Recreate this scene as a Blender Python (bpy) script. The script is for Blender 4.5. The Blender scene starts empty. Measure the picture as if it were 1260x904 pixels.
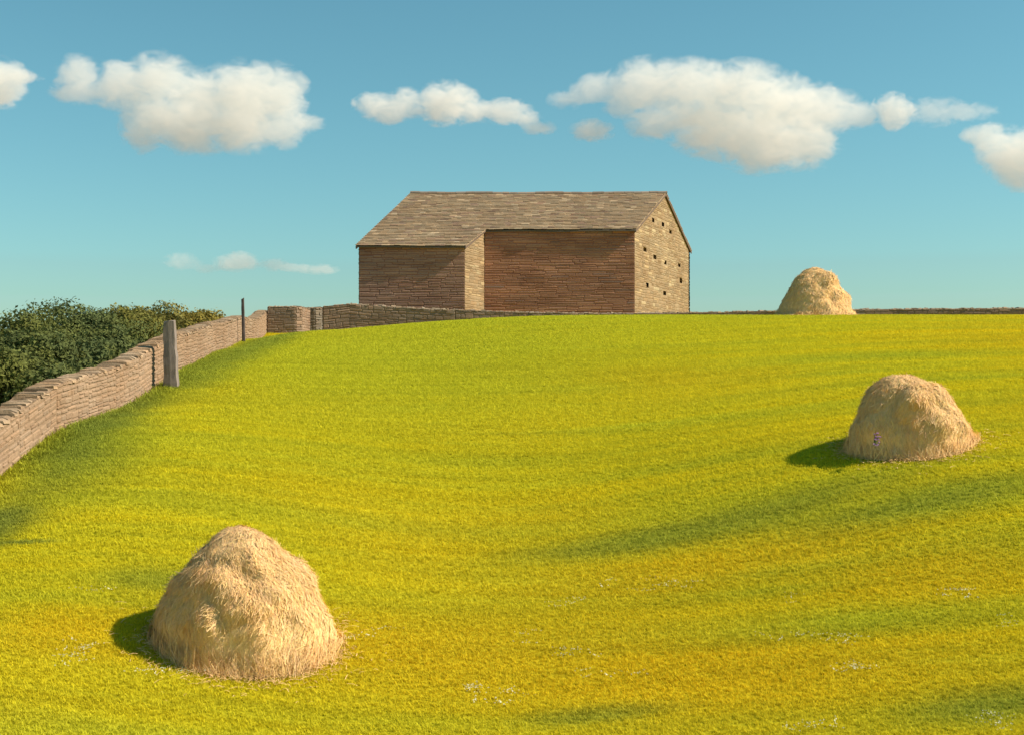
import bpy, bmesh, math, random
import numpy as np
from mathutils import Vector, Matrix, noise as mnoise

random.seed(7)
rng = np.random.default_rng(7)
R = math.radians

# ------------------------------------------------------------------ camera, sky, sun, exposure
FPX, CX, CY = 1600.0, 630.0, 450.0
SUN_AZ, SUN_EL = -5.5, 41.0          # degrees: azimuth from +X towards +Y
scene = bpy.context.scene
COL = scene.collection
cam_d = bpy.data.cameras.new('camera')
cam_d.sensor_width = 36.0
cam_d.lens = 36.0 * FPX / 1260.0
cam_d.shift_y = -2.0 / 1260.0
cam_d.clip_start = 0.1
cam_d.clip_end = 9000.0
cam = bpy.data.objects.new('camera', cam_d)
cam.rotation_euler = (R(90), 0, 0)
COL.objects.link(cam)
scene.camera = cam

world = bpy.data.worlds.new("World")
scene.world = world
world.use_nodes = True
wn, wl = world.node_tree.nodes, world.node_tree.links
wn.clear()
w_out = wn.new('ShaderNodeOutputWorld')
w_bg = wn.new('ShaderNodeBackground')
w_bg.inputs['Strength'].default_value = 0.091
sky = wn.new('ShaderNodeTexSky')
sky.sky_type = 'NISHITA'
sky.sun_disc = False
sky.sun_elevation = R(SUN_EL)
sky.sun_rotation = R(90 - SUN_AZ)
sky.air_density = 1.0
sky.dust_density = 0.6
sky.ozone_density = 1.2
w_hsv = wn.new('ShaderNodeHueSaturation')
w_hsv.inputs['Hue'].default_value = 0.475
w_hsv.inputs['Saturation'].default_value = 1.0
w_hsv.inputs['Value'].default_value = 1.0
w_tint = wn.new('ShaderNodeMix'); w_tint.data_type = 'RGBA'; w_tint.blend_type = 'MULTIPLY'
w_tint.inputs[0].default_value = 1.0
w_tint.inputs[7].default_value = (0.58, 0.87, 0.875, 1)
wl.new(sky.outputs[0], w_hsv.inputs['Color'])
wl.new(w_hsv.outputs[0], w_tint.inputs[6])
wl.new(w_tint.outputs[2], w_bg.inputs['Color'])
wl.new(w_bg.outputs[0], w_out.inputs['Surface'])

sun_d = bpy.data.lights.new('sun', 'SUN')
sun_d.energy = 5.0
sun_d.angle = R(0.55)
sun_d.color = (1.0, 0.90, 0.76)
sun = bpy.data.objects.new('sun', sun_d)
to_sun = Vector((math.cos(R(SUN_EL)) * math.cos(R(SUN_AZ)), math.cos(R(SUN_EL)) * math.sin(R(SUN_AZ)), math.sin(R(SUN_EL))))
sun.rotation_euler = to_sun.to_track_quat('Z', 'Y').to_euler()
sun.location = (60, 10, 60)
COL.objects.link(sun)

scene.view_settings.view_transform = 'Standard'
scene.view_settings.look = 'None'
scene.view_settings.exposure = 0.50
scene.view_settings.gamma = 1.0
scene.view_settings.use_curve_mapping = False
scene.render.engine = 'CYCLES'
scene.cycles.max_bounces = 32
scene.cycles.diffuse_bounces = 3
scene.cycles.volume_bounces = 32
scene.cycles.transparent_max_bounces = 8
scene.cycles.use_denoising = True


# ------------------------------------------------------------------ helpers
def X(px, d):
    return (px - CX) / FPX * d

def Zp(py, d):
    return (CY - py) / FPX * d

def tag(o, label=None, cat=None, group=None, kind=None):
    if label: o['label'] = label
    if cat: o['category'] = cat
    if group: o['group'] = group
    if kind: o['kind'] = kind
    return o

def empty(name, loc):
    o = bpy.data.objects.new(name, None)
    o.location = loc
    o.empty_display_size = 0.3
    COL.objects.link(o)
    return o

def mesh_obj(name, V, F, mat, parent=None, cols=None, smooth=True, loc=None, link=True):
    """V world-space vertices; loc: origin of the object; F list of faces or an (n,k) array"""
    me = bpy.data.meshes.new(name)
    V = np.asarray(V, dtype=np.float64)
    o = bpy.data.objects.new(name, me)
    off = np.zeros(3)
    if parent is not None:
        off = np.array(parent.matrix_basis.translation)
        p = parent.parent
        while p is not None:
            off = off + np.array(p.matrix_basis.translation); p = p.parent
    if loc is not None:
        o.location = Vector(np.array(loc) - off)
        V = V - np.array(loc)
    elif parent is not None:
        V = V - off
    if isinstance(F, np.ndarray):
        n, k = F.shape
        me.vertices.add(len(V)); me.vertices.foreach_set('co', V.ravel())
        me.loops.add(n * k); me.loops.foreach_set('vertex_index', F.ravel().astype(np.int32))
        me.polygons.add(n); me.polygons.foreach_set('loop_start', np.arange(0, n * k, k, dtype=np.int32))
        me.update(calc_edges=True)
        me.validate()
    else:
        me.from_pydata([tuple(v) for v in V], [], F)
        me.update()
    if smooth:
        me.polygons.foreach_set('use_smooth', np.ones(len(me.polygons), dtype=bool))
    if cols is not None:
        a = me.color_attributes.new('Col', 'FLOAT_COLOR', 'POINT')
        c = np.ones((len(V), 4), dtype=np.float32); c[:, :3] = cols
        a.data.foreach_set('color', c.ravel())
    me.materials.append(mat)
    if parent is not None:
        o.parent = parent
    if link:
        COL.objects.link(o)
    return o

class MB:
    def __init__(s):
        s.V, s.F, s.C, s.n = [], [], [], 0
    def add(s, V, F, c=(1, 1, 1)):
        V = np.asarray(V, dtype=float)
        s.V.append(V)
        s.F.extend([tuple(i + s.n for i in f) for f in F])
        s.C.append(np.tile(np.asarray(c, dtype=float), (len(V), 1)) if np.ndim(c) == 1 else np.asarray(c))
        s.n += len(V)
    def build(s, name, mat, parent=None, smooth=True, loc=None):
        return mesh_obj(name, np.vstack(s.V), s.F, mat, parent, np.vstack(s.C), smooth, loc)

def nd(nt, t, **kw):
    n = nt.nodes.new(t)
    for k, v in kw.items(): setattr(n, k, v)
    return n

def new_mat(name):
    m = bpy.data.materials.new(name); m.use_nodes = True
    nt = m.node_tree; nt.nodes.clear()
    out = nd(nt, 'ShaderNodeOutputMaterial')
    b = nd(nt, 'ShaderNodeBsdfPrincipled')
    b.inputs['Specular IOR Level'].default_value = 0.15
    b.inputs['Roughness'].default_value = 0.9
    nt.links.new(b.outputs[0], out.inputs['Surface'])
    return m, nt, b, out

def mixc(nt, fac, a, b, mode='MIX'):
    n = nd(nt, 'ShaderNodeMix', data_type='RGBA', blend_type=mode)
    for inp, v in ((n.inputs[0], fac), (n.inputs[6], a), (n.inputs[7], b)):
        if isinstance(v, bpy.types.NodeSocket): nt.links.new(v, inp)
        elif isinstance(v, (int, float)): inp.default_value = v
        else: inp.default_value = (*v, 1) if len(v) == 3 else v
    return n.outputs[2]

def ramp(nt, src, stops):
    n = nd(nt, 'ShaderNodeValToRGB')
    e = n.color_ramp.elements
    while len(e) < len(stops): e.new(0.5)
    for i, (p, c) in enumerate(stops):
        e[i].position = p
        e[i].color = (*c, 1) if not isinstance(c, (int, float)) else (c, c, c, 1)
    nt.links.new(src, n.inputs[0])
    return n.outputs[0]

def noise_n(nt, vec, scale, detail=4, rough=0.55, dist=0.0):
    n = nd(nt, 'ShaderNodeTexNoise')
    n.inputs['Scale'].default_value = scale
    n.inputs['Detail'].default_value = detail
    n.inputs['Roughness'].default_value = rough
    n.inputs['Distortion'].default_value = dist
    nt.links.new(vec, n.inputs['Vector'])
    return n.outputs[0]

def mapping(nt, vec, loc=(0, 0, 0), rot=(0, 0, 0), scale=(1, 1, 1), typ='POINT'):
    n = nd(nt, 'ShaderNodeMapping', vector_type=typ)
    n.inputs['Location'].default_value = loc
    n.inputs['Rotation'].default_value = rot
    n.inputs['Scale'].default_value = scale
    nt.links.new(vec, n.inputs['Vector'])
    return n.outputs[0]

def bump(nt, b, h, strength, dist):
    n = nd(nt, 'ShaderNodeBump')
    n.inputs['Strength'].default_value = strength
    n.inputs['Distance'].default_value = dist
    nt.links.new(h, n.inputs['Height'])
    nt.links.new(n.outputs[0], b.inputs['Normal'])

def vertcol_mat(name, bump_scale=14, bump_d=0.02, stain=(0.8, 0.78, 0.75), stain_scale=0.6, fine=0.35, stretch=(1, 1, 1)):
    """per-vertex albedo times procedural stains and grain"""
    m, nt, b, out = new_mat(name)
    a = nd(nt, 'ShaderNodeAttribute', attribute_name='Col').outputs['Color']
    g = nd(nt, 'ShaderNodeNewGeometry').outputs['Position']
    g = mapping(nt, g, scale=stretch)
    n1 = noise_n(nt, g, stain_scale, 5, 0.6)
    c = mixc(nt, ramp(nt, n1, [(0.38, 0.0), (0.68, 1.0)]), a, mixc(nt, 1.0, a, stain, 'MULTIPLY'))
    n2 = noise_n(nt, g, bump_scale, 6, 0.65)
    c = mixc(nt, fine, c, mixc(nt, 1.0, c, ramp(nt, n2, [(0.25, 0.45), (0.5, 1.0), (0.75, 1.5)]), 'MULTIPLY'))
    nt.links.new(c, b.inputs['Base Color'])
    bump(nt, b, n2, 0.7, bump_d)
    return m


# ------------------------------------------------------------------ terrain
ctrl = [
    # field wall on the left (base)
    (X(330, 58), 58, Zp(411, 58)), (X(300, 46), 46, Zp(423, 46)), (X(262, 39), 39, Zp(438, 39)), (X(225, 34), 34, Zp(458, 34)), (X(210, 32), 32, Zp(468, 32)), (X(170, 29.3), 29.3, Zp(494, 29.3)), (X(130, 27), 27, Zp(512, 27)),
    (X(70, 24.5), 24.5, Zp(535, 24.5)), (X(0, 22.6), 22.6, Zp(584, 22.6)), (-8.9, 19.5, -2.56), (-8.8, 15, -3.25), (-8.7, 8, -3.9), (-8.7, 0, -4.2),
    # field in front
    (X(298, 16), 16, Zp(785, 16)), (0, 14, -4.02), (-3, 13.5, -3.95), (5, 14, -3.8), (12, 14, -3.4), (0, 8, -4.35), (0, 0, -4.5), (10, 5, -4.2), (20, 0, -4), (0, -20, -5),
    (0, 22, -2.35), (X(1120, 22.3), 22.3, Zp(547, 22.3)), (14, 22, -1.1), (7, 19, -2.15), (0, 30, -0.72), (-5, 30, -0.75), (10, 30, -0.1), (20, 30, 0.1),
    (-5, 40, 0.62), (3, 40, 0.92), (12, 40, 1.22), (22, 40, 1.3),
    (X(1001, 49), 49, Zp(387, 49)), (X(850, 50), 50, Zp(386, 50)), (X(660, 51), 51, Zp(388.5, 51)), (X(530, 52), 52, Zp(395, 52)), (X(400, 54), 54, Zp(406, 54)), (X(1260, 50), 50, Zp(386.5, 50)),
    (X(400, 58), 58, 1.50), (X(530, 59), 59, 1.75), (X(640, 60), 60, 1.75), (8, 60, 1.65), (22, 60, 1.6), (30, 50, 2.0),
    (-6, 66, 1.3), (6, 70, 1.3), (6, 80, 0.4), (-6, 80, 0.0), (25, 80, 0.2), (0, 120, -4), (60, 60, -1), (60, 20, -2.5), (50, -20, -5),
    # the low ground beyond the left wall
    (-10.2, 32, -0.75), (-14, 32, -2.8), (-14, 22, -4.0), (-13, 46, -0.9), (-18, 45, -4.0), (-24, 60, -5.0), (-15, 60, -0.3), (-30, 40, -6.5), (-40, 80, -7), (-30, 10, -6.5),
    (-60, 30, -8), (-60, -20, -8), (0, 200, -9), (150, 150, -9), (-150, 100, -10), (-150, -50, -10), (100, -100, -9), (-80, 200, -10),
]
cp = np.array(ctrl)
def _tps(r2):
    return np.where(r2 > 0, 0.5 * r2 * np.log(np.maximum(r2, 1e-12)), 0)
CREST_PX = [0, 1]; CREST_DZ = [0, 0]
S_ = 30.0
pc = cp[:, :2] / S_
K = _tps(((pc[:, None] - pc[None]) ** 2).sum(-1)) + np.eye(len(pc)) * 2e-4
Pm = np.hstack([np.ones((len(pc), 1)), pc])
A = np.block([[K, Pm], [Pm.T, np.zeros((3, 3))]])
sol = np.linalg.solve(A, np.concatenate([cp[:, 2], np.zeros(3)]))
def ground_z(x, y):
    x = np.atleast_1d(np.asarray(x, float)); y = np.atleast_1d(np.asarray(y, float))
    q = np.stack([x, y], -1) / S_
    out = np.empty(len(q))
    for i in range(0, len(q), 20000):
        qq = q[i:i + 20000]
        out[i:i + 20000] = _tps(((qq[:, None] - pc[None]) ** 2).sum(-1)) @ sol[:len(pc)] + sol[len(pc)] + qq @ sol[len(pc) + 1:]
    far = np.clip((np.hypot(x, y - 30) - 110) / 120, 0, 1)
    far = far * far * (3 - 2 * far)
    out = out * (1 - far) + (-11.0) * far
    # gentle undulation of the turf
    out = out + 0.035 * np.sin(x * 0.55 + y * 0.21) * np.sin(y * 0.38 - x * 0.1) * np.clip(1 - far, 0, 1)
    # the brow of the hill, trimmed to its skyline
    pxn = x / np.maximum(y, 1) * FPX + CX
    dz = np.interp(pxn, CREST_PX, CREST_DZ) * np.exp(-((y - 51) / 7.0) ** 2) * (y > 5)
    out = out + dz
    return out
def gz(x, y):
    return float(ground_z(x, y)[0])
def skyline(px):
    ds = np.arange(38, 57.5, 0.25)
    return CY - np.max(ground_z(X(px, ds), ds) / ds) * FPX
_t = [(380, 409), (420, 407), (470, 402.5), (530, 397.5), (600, 393), (660, 390.5), (740, 389.5), (850, 389), (950, 389), (1050, 389), (1160, 389), (1260, 389), (1400, 389)]
for _ in range(5):
    old = np.interp([p for p, _y in _t], CREST_PX, CREST_DZ)
    dz_ = [(skyline(p) - y) / FPX * 51 for p, y in _t]
    CREST_PX = [300] + [p for p, _y in _t] + [1600]; CREST_DZ = [0] + list(old + np.array(dz_)) + [0]
def hit(px, py, dmax=70):
    """the field point seen at a picture position"""
    ds = np.arange(8, dmax, 0.05)
    zs = ground_z(X(px, ds), ds)
    k = np.argmax(zs >= Zp(py, ds))
    return X(px, ds[k]), ds[k], zs[k]

def axis(lo, hi, near_lo, near_hi, step, grow=1.12):
    a = list(np.arange(near_lo, near_hi + 1e-6, step))
    s = step
    while a[-1] < hi: s *= grow; a.append(a[-1] + s)
    s = step; b = [near_lo]
    while b[-1] > lo: s *= grow; b.append(b[-1] - s)
    return np.array(b[1:][::-1] + a)
gx = axis(-3500, 3500, -30, 34, 0.32)
gy = axis(-3500, 3500, 4, 72, 0.32)
GX, GY = np.meshgrid(gx, gy)
GZ = ground_z(GX.ravel(), GY.ravel())
nx, ny = len(gx), len(gy)
idx = np.arange(nx * ny).reshape(ny, nx)
F = np.stack([idx[:-1, :-1].ravel(), idx[:-1, 1:].ravel(), idx[1:, 1:].ravel(), idx[1:, :-1].ravel()], -1)

# grass colour: world-space patches shared by the ground sheet and the blades
def grass_colour(nt, gain=1.0):
    pos = nd(nt, 'ShaderNodeNewGeometry').outputs['Position']
    flat = mapping(nt, pos, scale=(1, 1, 0))
    sw = mapping(nt, flat, rot=(0, 0, R(7)), scale=(0.07, 0.75, 1))
    n1 = noise_n(nt, sw, 1.0, 5, 0.6, 0.3)
    sw2 = mapping(nt, flat, rot=(0, 0, R(-4)), scale=(0.16, 3.2, 1))
    n2 = noise_n(nt, sw2, 1.0, 6, 0.62, 0.15)
    big = noise_n(nt, flat, 0.09, 3, 0.5)
    yellow = (0.595, 0.49, 0.014)
    lime = (0.43, 0.425, 0.026)
    gold = (0.60, 0.43, 0.014)
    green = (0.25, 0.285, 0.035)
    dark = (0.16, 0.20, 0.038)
    c = mixc(nt, ramp(nt, n1, [(0.32, 0.0), (0.68, 1.0)]), yellow, lime)
    c = mixc(nt, ramp(nt, big, [(0.45, 0.0), (0.68, 0.6)]), c, gold)
    # the unseen far lowland is coloured pale and warm to bounce light onto the clouds
    dl = nd(nt, 'ShaderNodeVectorMath', operation='LENGTH'); nt.links.new(flat, dl.inputs[0])
    dr = nd(nt, 'ShaderNodeMapRange'); dr.inputs['From Min'].default_value = 90; dr.inputs['From Max'].default_value = 180
    nt.links.new(dl.outputs['Value'], dr.inputs['Value'])
    c = mixc(nt, dr.outputs[0], c, (0.40, 0.29, 0.21))
    wob = noise_n(nt, flat, 0.8, 4, 0.6)
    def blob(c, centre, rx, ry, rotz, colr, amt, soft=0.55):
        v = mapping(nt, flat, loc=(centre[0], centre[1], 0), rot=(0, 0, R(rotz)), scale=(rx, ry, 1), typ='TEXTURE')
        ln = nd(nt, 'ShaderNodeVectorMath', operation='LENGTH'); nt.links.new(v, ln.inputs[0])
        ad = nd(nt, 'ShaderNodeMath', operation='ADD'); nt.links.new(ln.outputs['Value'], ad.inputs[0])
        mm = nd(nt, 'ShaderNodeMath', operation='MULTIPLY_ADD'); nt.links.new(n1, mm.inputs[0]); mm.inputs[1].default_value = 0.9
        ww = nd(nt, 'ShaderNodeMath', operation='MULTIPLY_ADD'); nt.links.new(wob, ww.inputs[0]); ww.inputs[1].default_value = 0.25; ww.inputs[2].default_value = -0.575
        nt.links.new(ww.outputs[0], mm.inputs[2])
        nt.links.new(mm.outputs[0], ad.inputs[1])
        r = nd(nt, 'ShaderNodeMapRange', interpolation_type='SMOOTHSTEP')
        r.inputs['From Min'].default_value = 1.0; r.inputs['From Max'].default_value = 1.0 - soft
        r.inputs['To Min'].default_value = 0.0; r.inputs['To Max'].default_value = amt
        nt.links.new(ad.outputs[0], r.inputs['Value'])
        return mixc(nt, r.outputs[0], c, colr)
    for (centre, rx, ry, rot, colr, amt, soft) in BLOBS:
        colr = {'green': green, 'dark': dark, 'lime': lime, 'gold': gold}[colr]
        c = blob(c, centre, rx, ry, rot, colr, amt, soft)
    c = mixc(nt, 0.75, c, mixc(nt, 1.0, c, ramp(nt, n2, [(0.30, 0.82), (0.5, 1.0), (0.70, 1.15)]), 'MULTIPLY'))
    if gain != 1.0:
        c = mixc(nt, 1.0, c, (gain, gain, gain), 'MULTIPLY')
    return c, n1, n2

def hp(px, py):
    h = hit(px, py); return (h[0], h[1])
BLOBS = [
    ((-3.5, 40), 14, 20, -10, 'lime', 0.9, 0.9),
    ((6, 50), 22, 9, 4, 'lime', 0.85, 0.8),
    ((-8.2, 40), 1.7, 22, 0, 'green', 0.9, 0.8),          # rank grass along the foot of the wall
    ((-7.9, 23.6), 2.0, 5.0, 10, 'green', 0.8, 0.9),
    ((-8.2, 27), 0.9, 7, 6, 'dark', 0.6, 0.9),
    ((hp(15, 650)[0] - .5, hp(15, 650)[1]), 1.0, 2.2, 0, 'dark', 0.8, 0.8),  # shadow from beyond the left edge, put into the grass colour
    (hp(760, 668), 3.0, 0.8, 17, 'green', 0.62, 0.95),  # shade band across the slope, painted as three green patches in the grass
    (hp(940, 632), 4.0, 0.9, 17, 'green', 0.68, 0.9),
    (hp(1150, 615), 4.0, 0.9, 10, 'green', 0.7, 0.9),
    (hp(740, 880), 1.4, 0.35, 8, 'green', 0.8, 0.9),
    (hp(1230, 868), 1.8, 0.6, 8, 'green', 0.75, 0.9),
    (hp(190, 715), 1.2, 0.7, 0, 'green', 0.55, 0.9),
    (hp(30, 668), 0.8, 0.14, 0, 'dark', 0.8, 0.9),  # thin end of the left edge shadow, also painted in the grass
    (hp(870, 700), 4.0, 1.2, 6, 'gold', 0.7, 0.9),
    (hp(1150, 700), 3.0, 1.6, 0, 'gold', 0.6, 0.9),
    (hp(500, 800), 5.0, 1.8, 0, 'gold', 0.75, 0.9),
    (hp(900, 830), 5.0, 1.5, 0, 'gold', 0.7, 0.9),
    (hp(90, 780), 2.0, 1.3, 0, 'gold', 0.7, 0.9),
]
m_ground, nt, b, out = new_mat('meadow_soil_and_turf')
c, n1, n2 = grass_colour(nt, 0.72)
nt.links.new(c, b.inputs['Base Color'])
bump(nt, b, n2, 0.5, 0.05)
b.inputs['Specular IOR Level'].default_value = 0.0
ground = mesh_obj('meadow', np.stack([GX.ravel(), GY.ravel(), GZ], -1), F, m_ground)
tag(ground, 'yellow green mown hill meadow', 'meadow', kind='structure')

# grass blades --------------------------------------------------
m_blade, nt, b, out = new_mat('grass_blade')
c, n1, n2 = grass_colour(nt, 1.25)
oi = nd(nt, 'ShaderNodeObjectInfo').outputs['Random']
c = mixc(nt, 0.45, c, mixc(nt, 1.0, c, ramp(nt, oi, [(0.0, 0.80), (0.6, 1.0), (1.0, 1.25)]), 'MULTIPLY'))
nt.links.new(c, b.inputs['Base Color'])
b.inputs['Specular IOR Level'].default_value = 0.05
tr = nd(nt, 'ShaderNodeBsdfTranslucent'); nt.links.new(c, tr.inputs['Color'])
ms = nd(nt, 'ShaderNodeMixShader'); ms.inputs[0].default_value = 0.35
nt.links.new(b.outputs[0], ms.inputs[1]); nt.links.new(tr.outputs[0], ms.inputs[2])
nt.links.new(ms.outputs[0], out.inputs['Surface'])

tufts = bpy.data.collections.new('tuft_sources')
for v in range(6):
    V, Fq = [], []
    for k in range(18):
        a = random.uniform(0, 2 * math.pi); r0 = random.uniform(0, 0.06)
        bx, by = r0 * math.cos(a), r0 * math.sin(a)
        la = random.uniform(0, 2 * math.pi); lean = random.uniform(0.15, 1.1)
        h = random.uniform(0.022, 0.056); w = random.uniform(0.0022, 0.0042)
        px_, py_ = -math.sin(la) * w, math.cos(la) * w
        n0 = len(V)
        for t, ww in ((0, 1), (0.5, 0.85), (1, 0.12)):
            ox = math.cos(la) * lean * h * t * t; oy = math.sin(la) * lean * h * t * t
            z = h * t * (1 - 0.25 * t * lean) - 0.004
            V.append((bx + ox - px_ * ww, by + oy - py_ * ww, z)); V.append((bx + ox + px_ * ww, by + oy + py_ * ww, z))
        Fq += [(n0, n0 + 1, n0 + 3, n0 + 2), (n0 + 2, n0 + 3, n0 + 5, n0 + 4)]
    o = mesh_obj('grass_tuft', V, Fq, m_blade, link=False)
    tufts.objects.link(o)

def scatter_band(d0, d1, dens, mx):
    # jittered grid: even cover without bald spots
    st = 1 / math.sqrt(dens)
    gx_, gy_ = np.meshgrid(np.arange(-mx, mx, st), np.arange(d0, d1, st))
    x = gx_.ravel() + rng.uniform(-.6, .6, gx_.size) * st; y = gy_.ravel() + rng.uniform(-.6, .6, gx_.size) * st
    keep = np.abs(x) < (y * 0.42 + 2.5)
    return x[keep], y[keep]
wall_path = [(X(330, 58), 58), (X(318, 52), 52), (X(300, 46), 46), (X(262, 39), 39), (X(225, 34), 34), (X(210, 32), 32), (X(170, 29.3), 29.3), (X(130, 27), 27),
             (X(70, 24.5), 24.5), (X(0, 22.6), 22.6), (-8.9, 19.5), (-8.8, 15), (-8.7, 8)]
wp = np.array(wall_path)
def wall_x(y):
    return np.interp(y, wp[::-1, 1], wp[::-1, 0])
xs, ys, sc_ = [], [], []
for (d0, d1, dens, mx, s) in [(10.5, 18, 420, 9.5, 0.95), (18, 26, 260, 13, 1.1), (26, 37, 150, 18, 1.3), (37, 56, 80, 26, 1.5)]:
    x, y = scatter_band(d0, d1, dens, mx)
    xs.append(x); ys.append(y); sc_.append(np.full(len(x), s) * rng.uniform(0.7, 1.25, len(x)))
x, y = scatter_band(56, 59.1, 70, 16)
k_ = (x < 3) & (x > X(330, 57) - 0.3); xs.append(x[k_]); ys.append(y[k_]); sc_.append(rng.uniform(1.1, 1.8, k_.sum()))
# taller grass at the foot of the walls
yy = rng.uniform(10, 57, 9000); xx = wall_x(yy) + np.abs(rng.normal(0.12, 0.28, 9000))
xs.append(xx); ys.append(yy); sc_.append(rng.uniform(2.0, 4.2, 9000) * np.exp(-(xx - wall_x(yy)) * 1.3))
xx = rng.uniform(X(397, 59), 26, 9000); yy = 59.1 - np.abs(rng.normal(0, 0.5, 9000))
xs.append(xx); ys.append(yy); sc_.append(rng.uniform(2.0, 3.8, 9000))
xs, ys, sc_ = map(np.concatenate, (xs, ys, sc_))
STACKS = [(X(300, 16.0), 16.0), (X(1120, 22.3), 22.3), (X(1001, 49.0), 49.0)]
keep = (xs > wall_x(ys) + 0.05) | (ys > 57)
for (sx, sy), rr in zip(STACKS, (0.95, 1.05, 1.3)):
    keep &= np.hypot(xs - sx, ys - sy) > rr
xs, ys, sc_ = xs[keep], ys[keep], sc_[keep]
zs = ground_z(xs, ys)
gme = bpy.data.meshes.new('short_grass')
gme.vertices.add(len(xs)); gme.vertices.foreach_set('co', np.stack([xs, ys, zs], -1).ravel())
a = gme.attributes.new('tscale', 'FLOAT', 'POINT'); a.data.foreach_set('value', sc_.astype(np.float32))
a = gme.attributes.new('trot', 'FLOAT', 'POINT'); a.data.foreach_set('value', rng.uniform(0, 6.283, len(xs)).astype(np.float32))
grass = bpy.data.objects.new('short_grass', gme); COL.objects.link(grass)
tag(grass, 'short yellow green grass covering the whole hillside', 'grass', kind='stuff')
def scatter_mod(obj, coll):
    ng = bpy.data.node_groups.new('scatter', 'GeometryNodeTree')
    ng.interface.new_socket('Geometry', in_out='INPUT', socket_type='NodeSocketGeometry')
    ng.interface.new_socket('Geometry', in_out='OUTPUT', socket_type='NodeSocketGeometry')
    gi = ng.nodes.new('NodeGroupInput'); go = ng.nodes.new('NodeGroupOutput')
    ci = ng.nodes.new('GeometryNodeCollectionInfo'); ci.inputs['Collection'].default_value = coll
    ci.inputs['Separate Children'].default_value = True; ci.inputs['Reset Children'].default_value = True
    iop = ng.nodes.new('GeometryNodeInstanceOnPoints'); iop.inputs['Pick Instance'].default_value = True
    s = ng.nodes.new('GeometryNodeInputNamedAttribute'); s.data_type = 'FLOAT'; s.inputs['Name'].default_value = 'tscale'
    r = ng.nodes.new('GeometryNodeInputNamedAttribute'); r.data_type = 'FLOAT'; r.inputs['Name'].default_value = 'trot'
    cx = ng.nodes.new('ShaderNodeCombineXYZ'); ng.links.new(r.outputs['Attribute'], cx.inputs['Z'])
    ng.links.new(gi.outputs[0], iop.inputs['Points']); ng.links.new(ci.outputs[0], iop.inputs['Instance'])
    ng.links.new(cx.outputs[0], iop.inputs['Rotation']); ng.links.new(s.outputs['Attribute'], iop.inputs['Scale'])
    ng.links.new(iop.outputs[0], go.inputs[0])
    m = obj.modifiers.new('scatter', 'NODES'); m.node_group = ng
scatter_mod(grass, tufts)


# ------------------------------------------------------------------ masonry
m_stone = vertcol_mat('rubble_stone', 22, 0.02, (0.80, 0.74, 0.68), 0.55, 0.45)
m_red = vertcol_mat('red_brown_stone', 20, 0.02, (0.66, 0.62, 0.62), 0.75, 0.45, (0.5, 0.5, 1.6))
m_slate = vertcol_mat('stone_slate', 18, 0.012, (0.80, 0.78, 0.78), 0.5, 0.45)

def stone_geo(mb, O, U, W, N, u0, u1, z0, z1, out_, c, clampf=None, skirt=0.22):
    """one face stone: O origin, U unit along the wall, W up, N outward; local (u, z)"""
    bev = min(0.030, (u1 - u0) * 0.18, (z1 - z0) * 0.28)
    us = [u0, u0 + bev, u1 - bev, u1]; zs_ = [z0, z0 + bev, z1 - bev, z1]
    tilt = random.uniform(-0.3, 0.3) * out_
    V = []
    for j in range(4):
        for i in range(4):
            edge = i in (0, 3) or j in (0, 3)
            corner = i in (0, 3) and j in (0, 3)
            d = -0.020 if edge else out_ + tilt * (1 if j == 1 else -1) + random.uniform(-0.004, 0.004)
            u = us[i] + random.uniform(-1, 1) * bev * 0.25; z = zs_[j] + random.uniform(-1, 1) * bev * 0.25
            if corner:
                u += (0.35 if i == 0 else -0.35) * bev; z += (0.35 if j == 0 else -0.35) * bev
            if clampf is not None:
                z = min(z, clampf(u) - 0.01)
            V.append((u, z, d))
    ring = [0, 1, 2, 3, 7, 11, 15, 14, 13, 12, 8, 4]
    F = [(j * 4 + i, j * 4 + i + 1, j * 4 + i + 5, j * 4 + i + 4) for j in range(3) for i in range(3)]
    if skirt:
        for r_ in ring:
            V.append((V[r_][0], V[r_][1], -skirt))
        for k in range(12):
            a_, b_ = ring[k], ring[(k + 1) % 12]
            F.append((b_, a_, 16 + k, 16 + (k + 1) % 12))
    P = [O + U * u + W * z + N * d for (u, z, d) in V]
    mb.add([tuple(p) for p in P], F, c)

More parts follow.
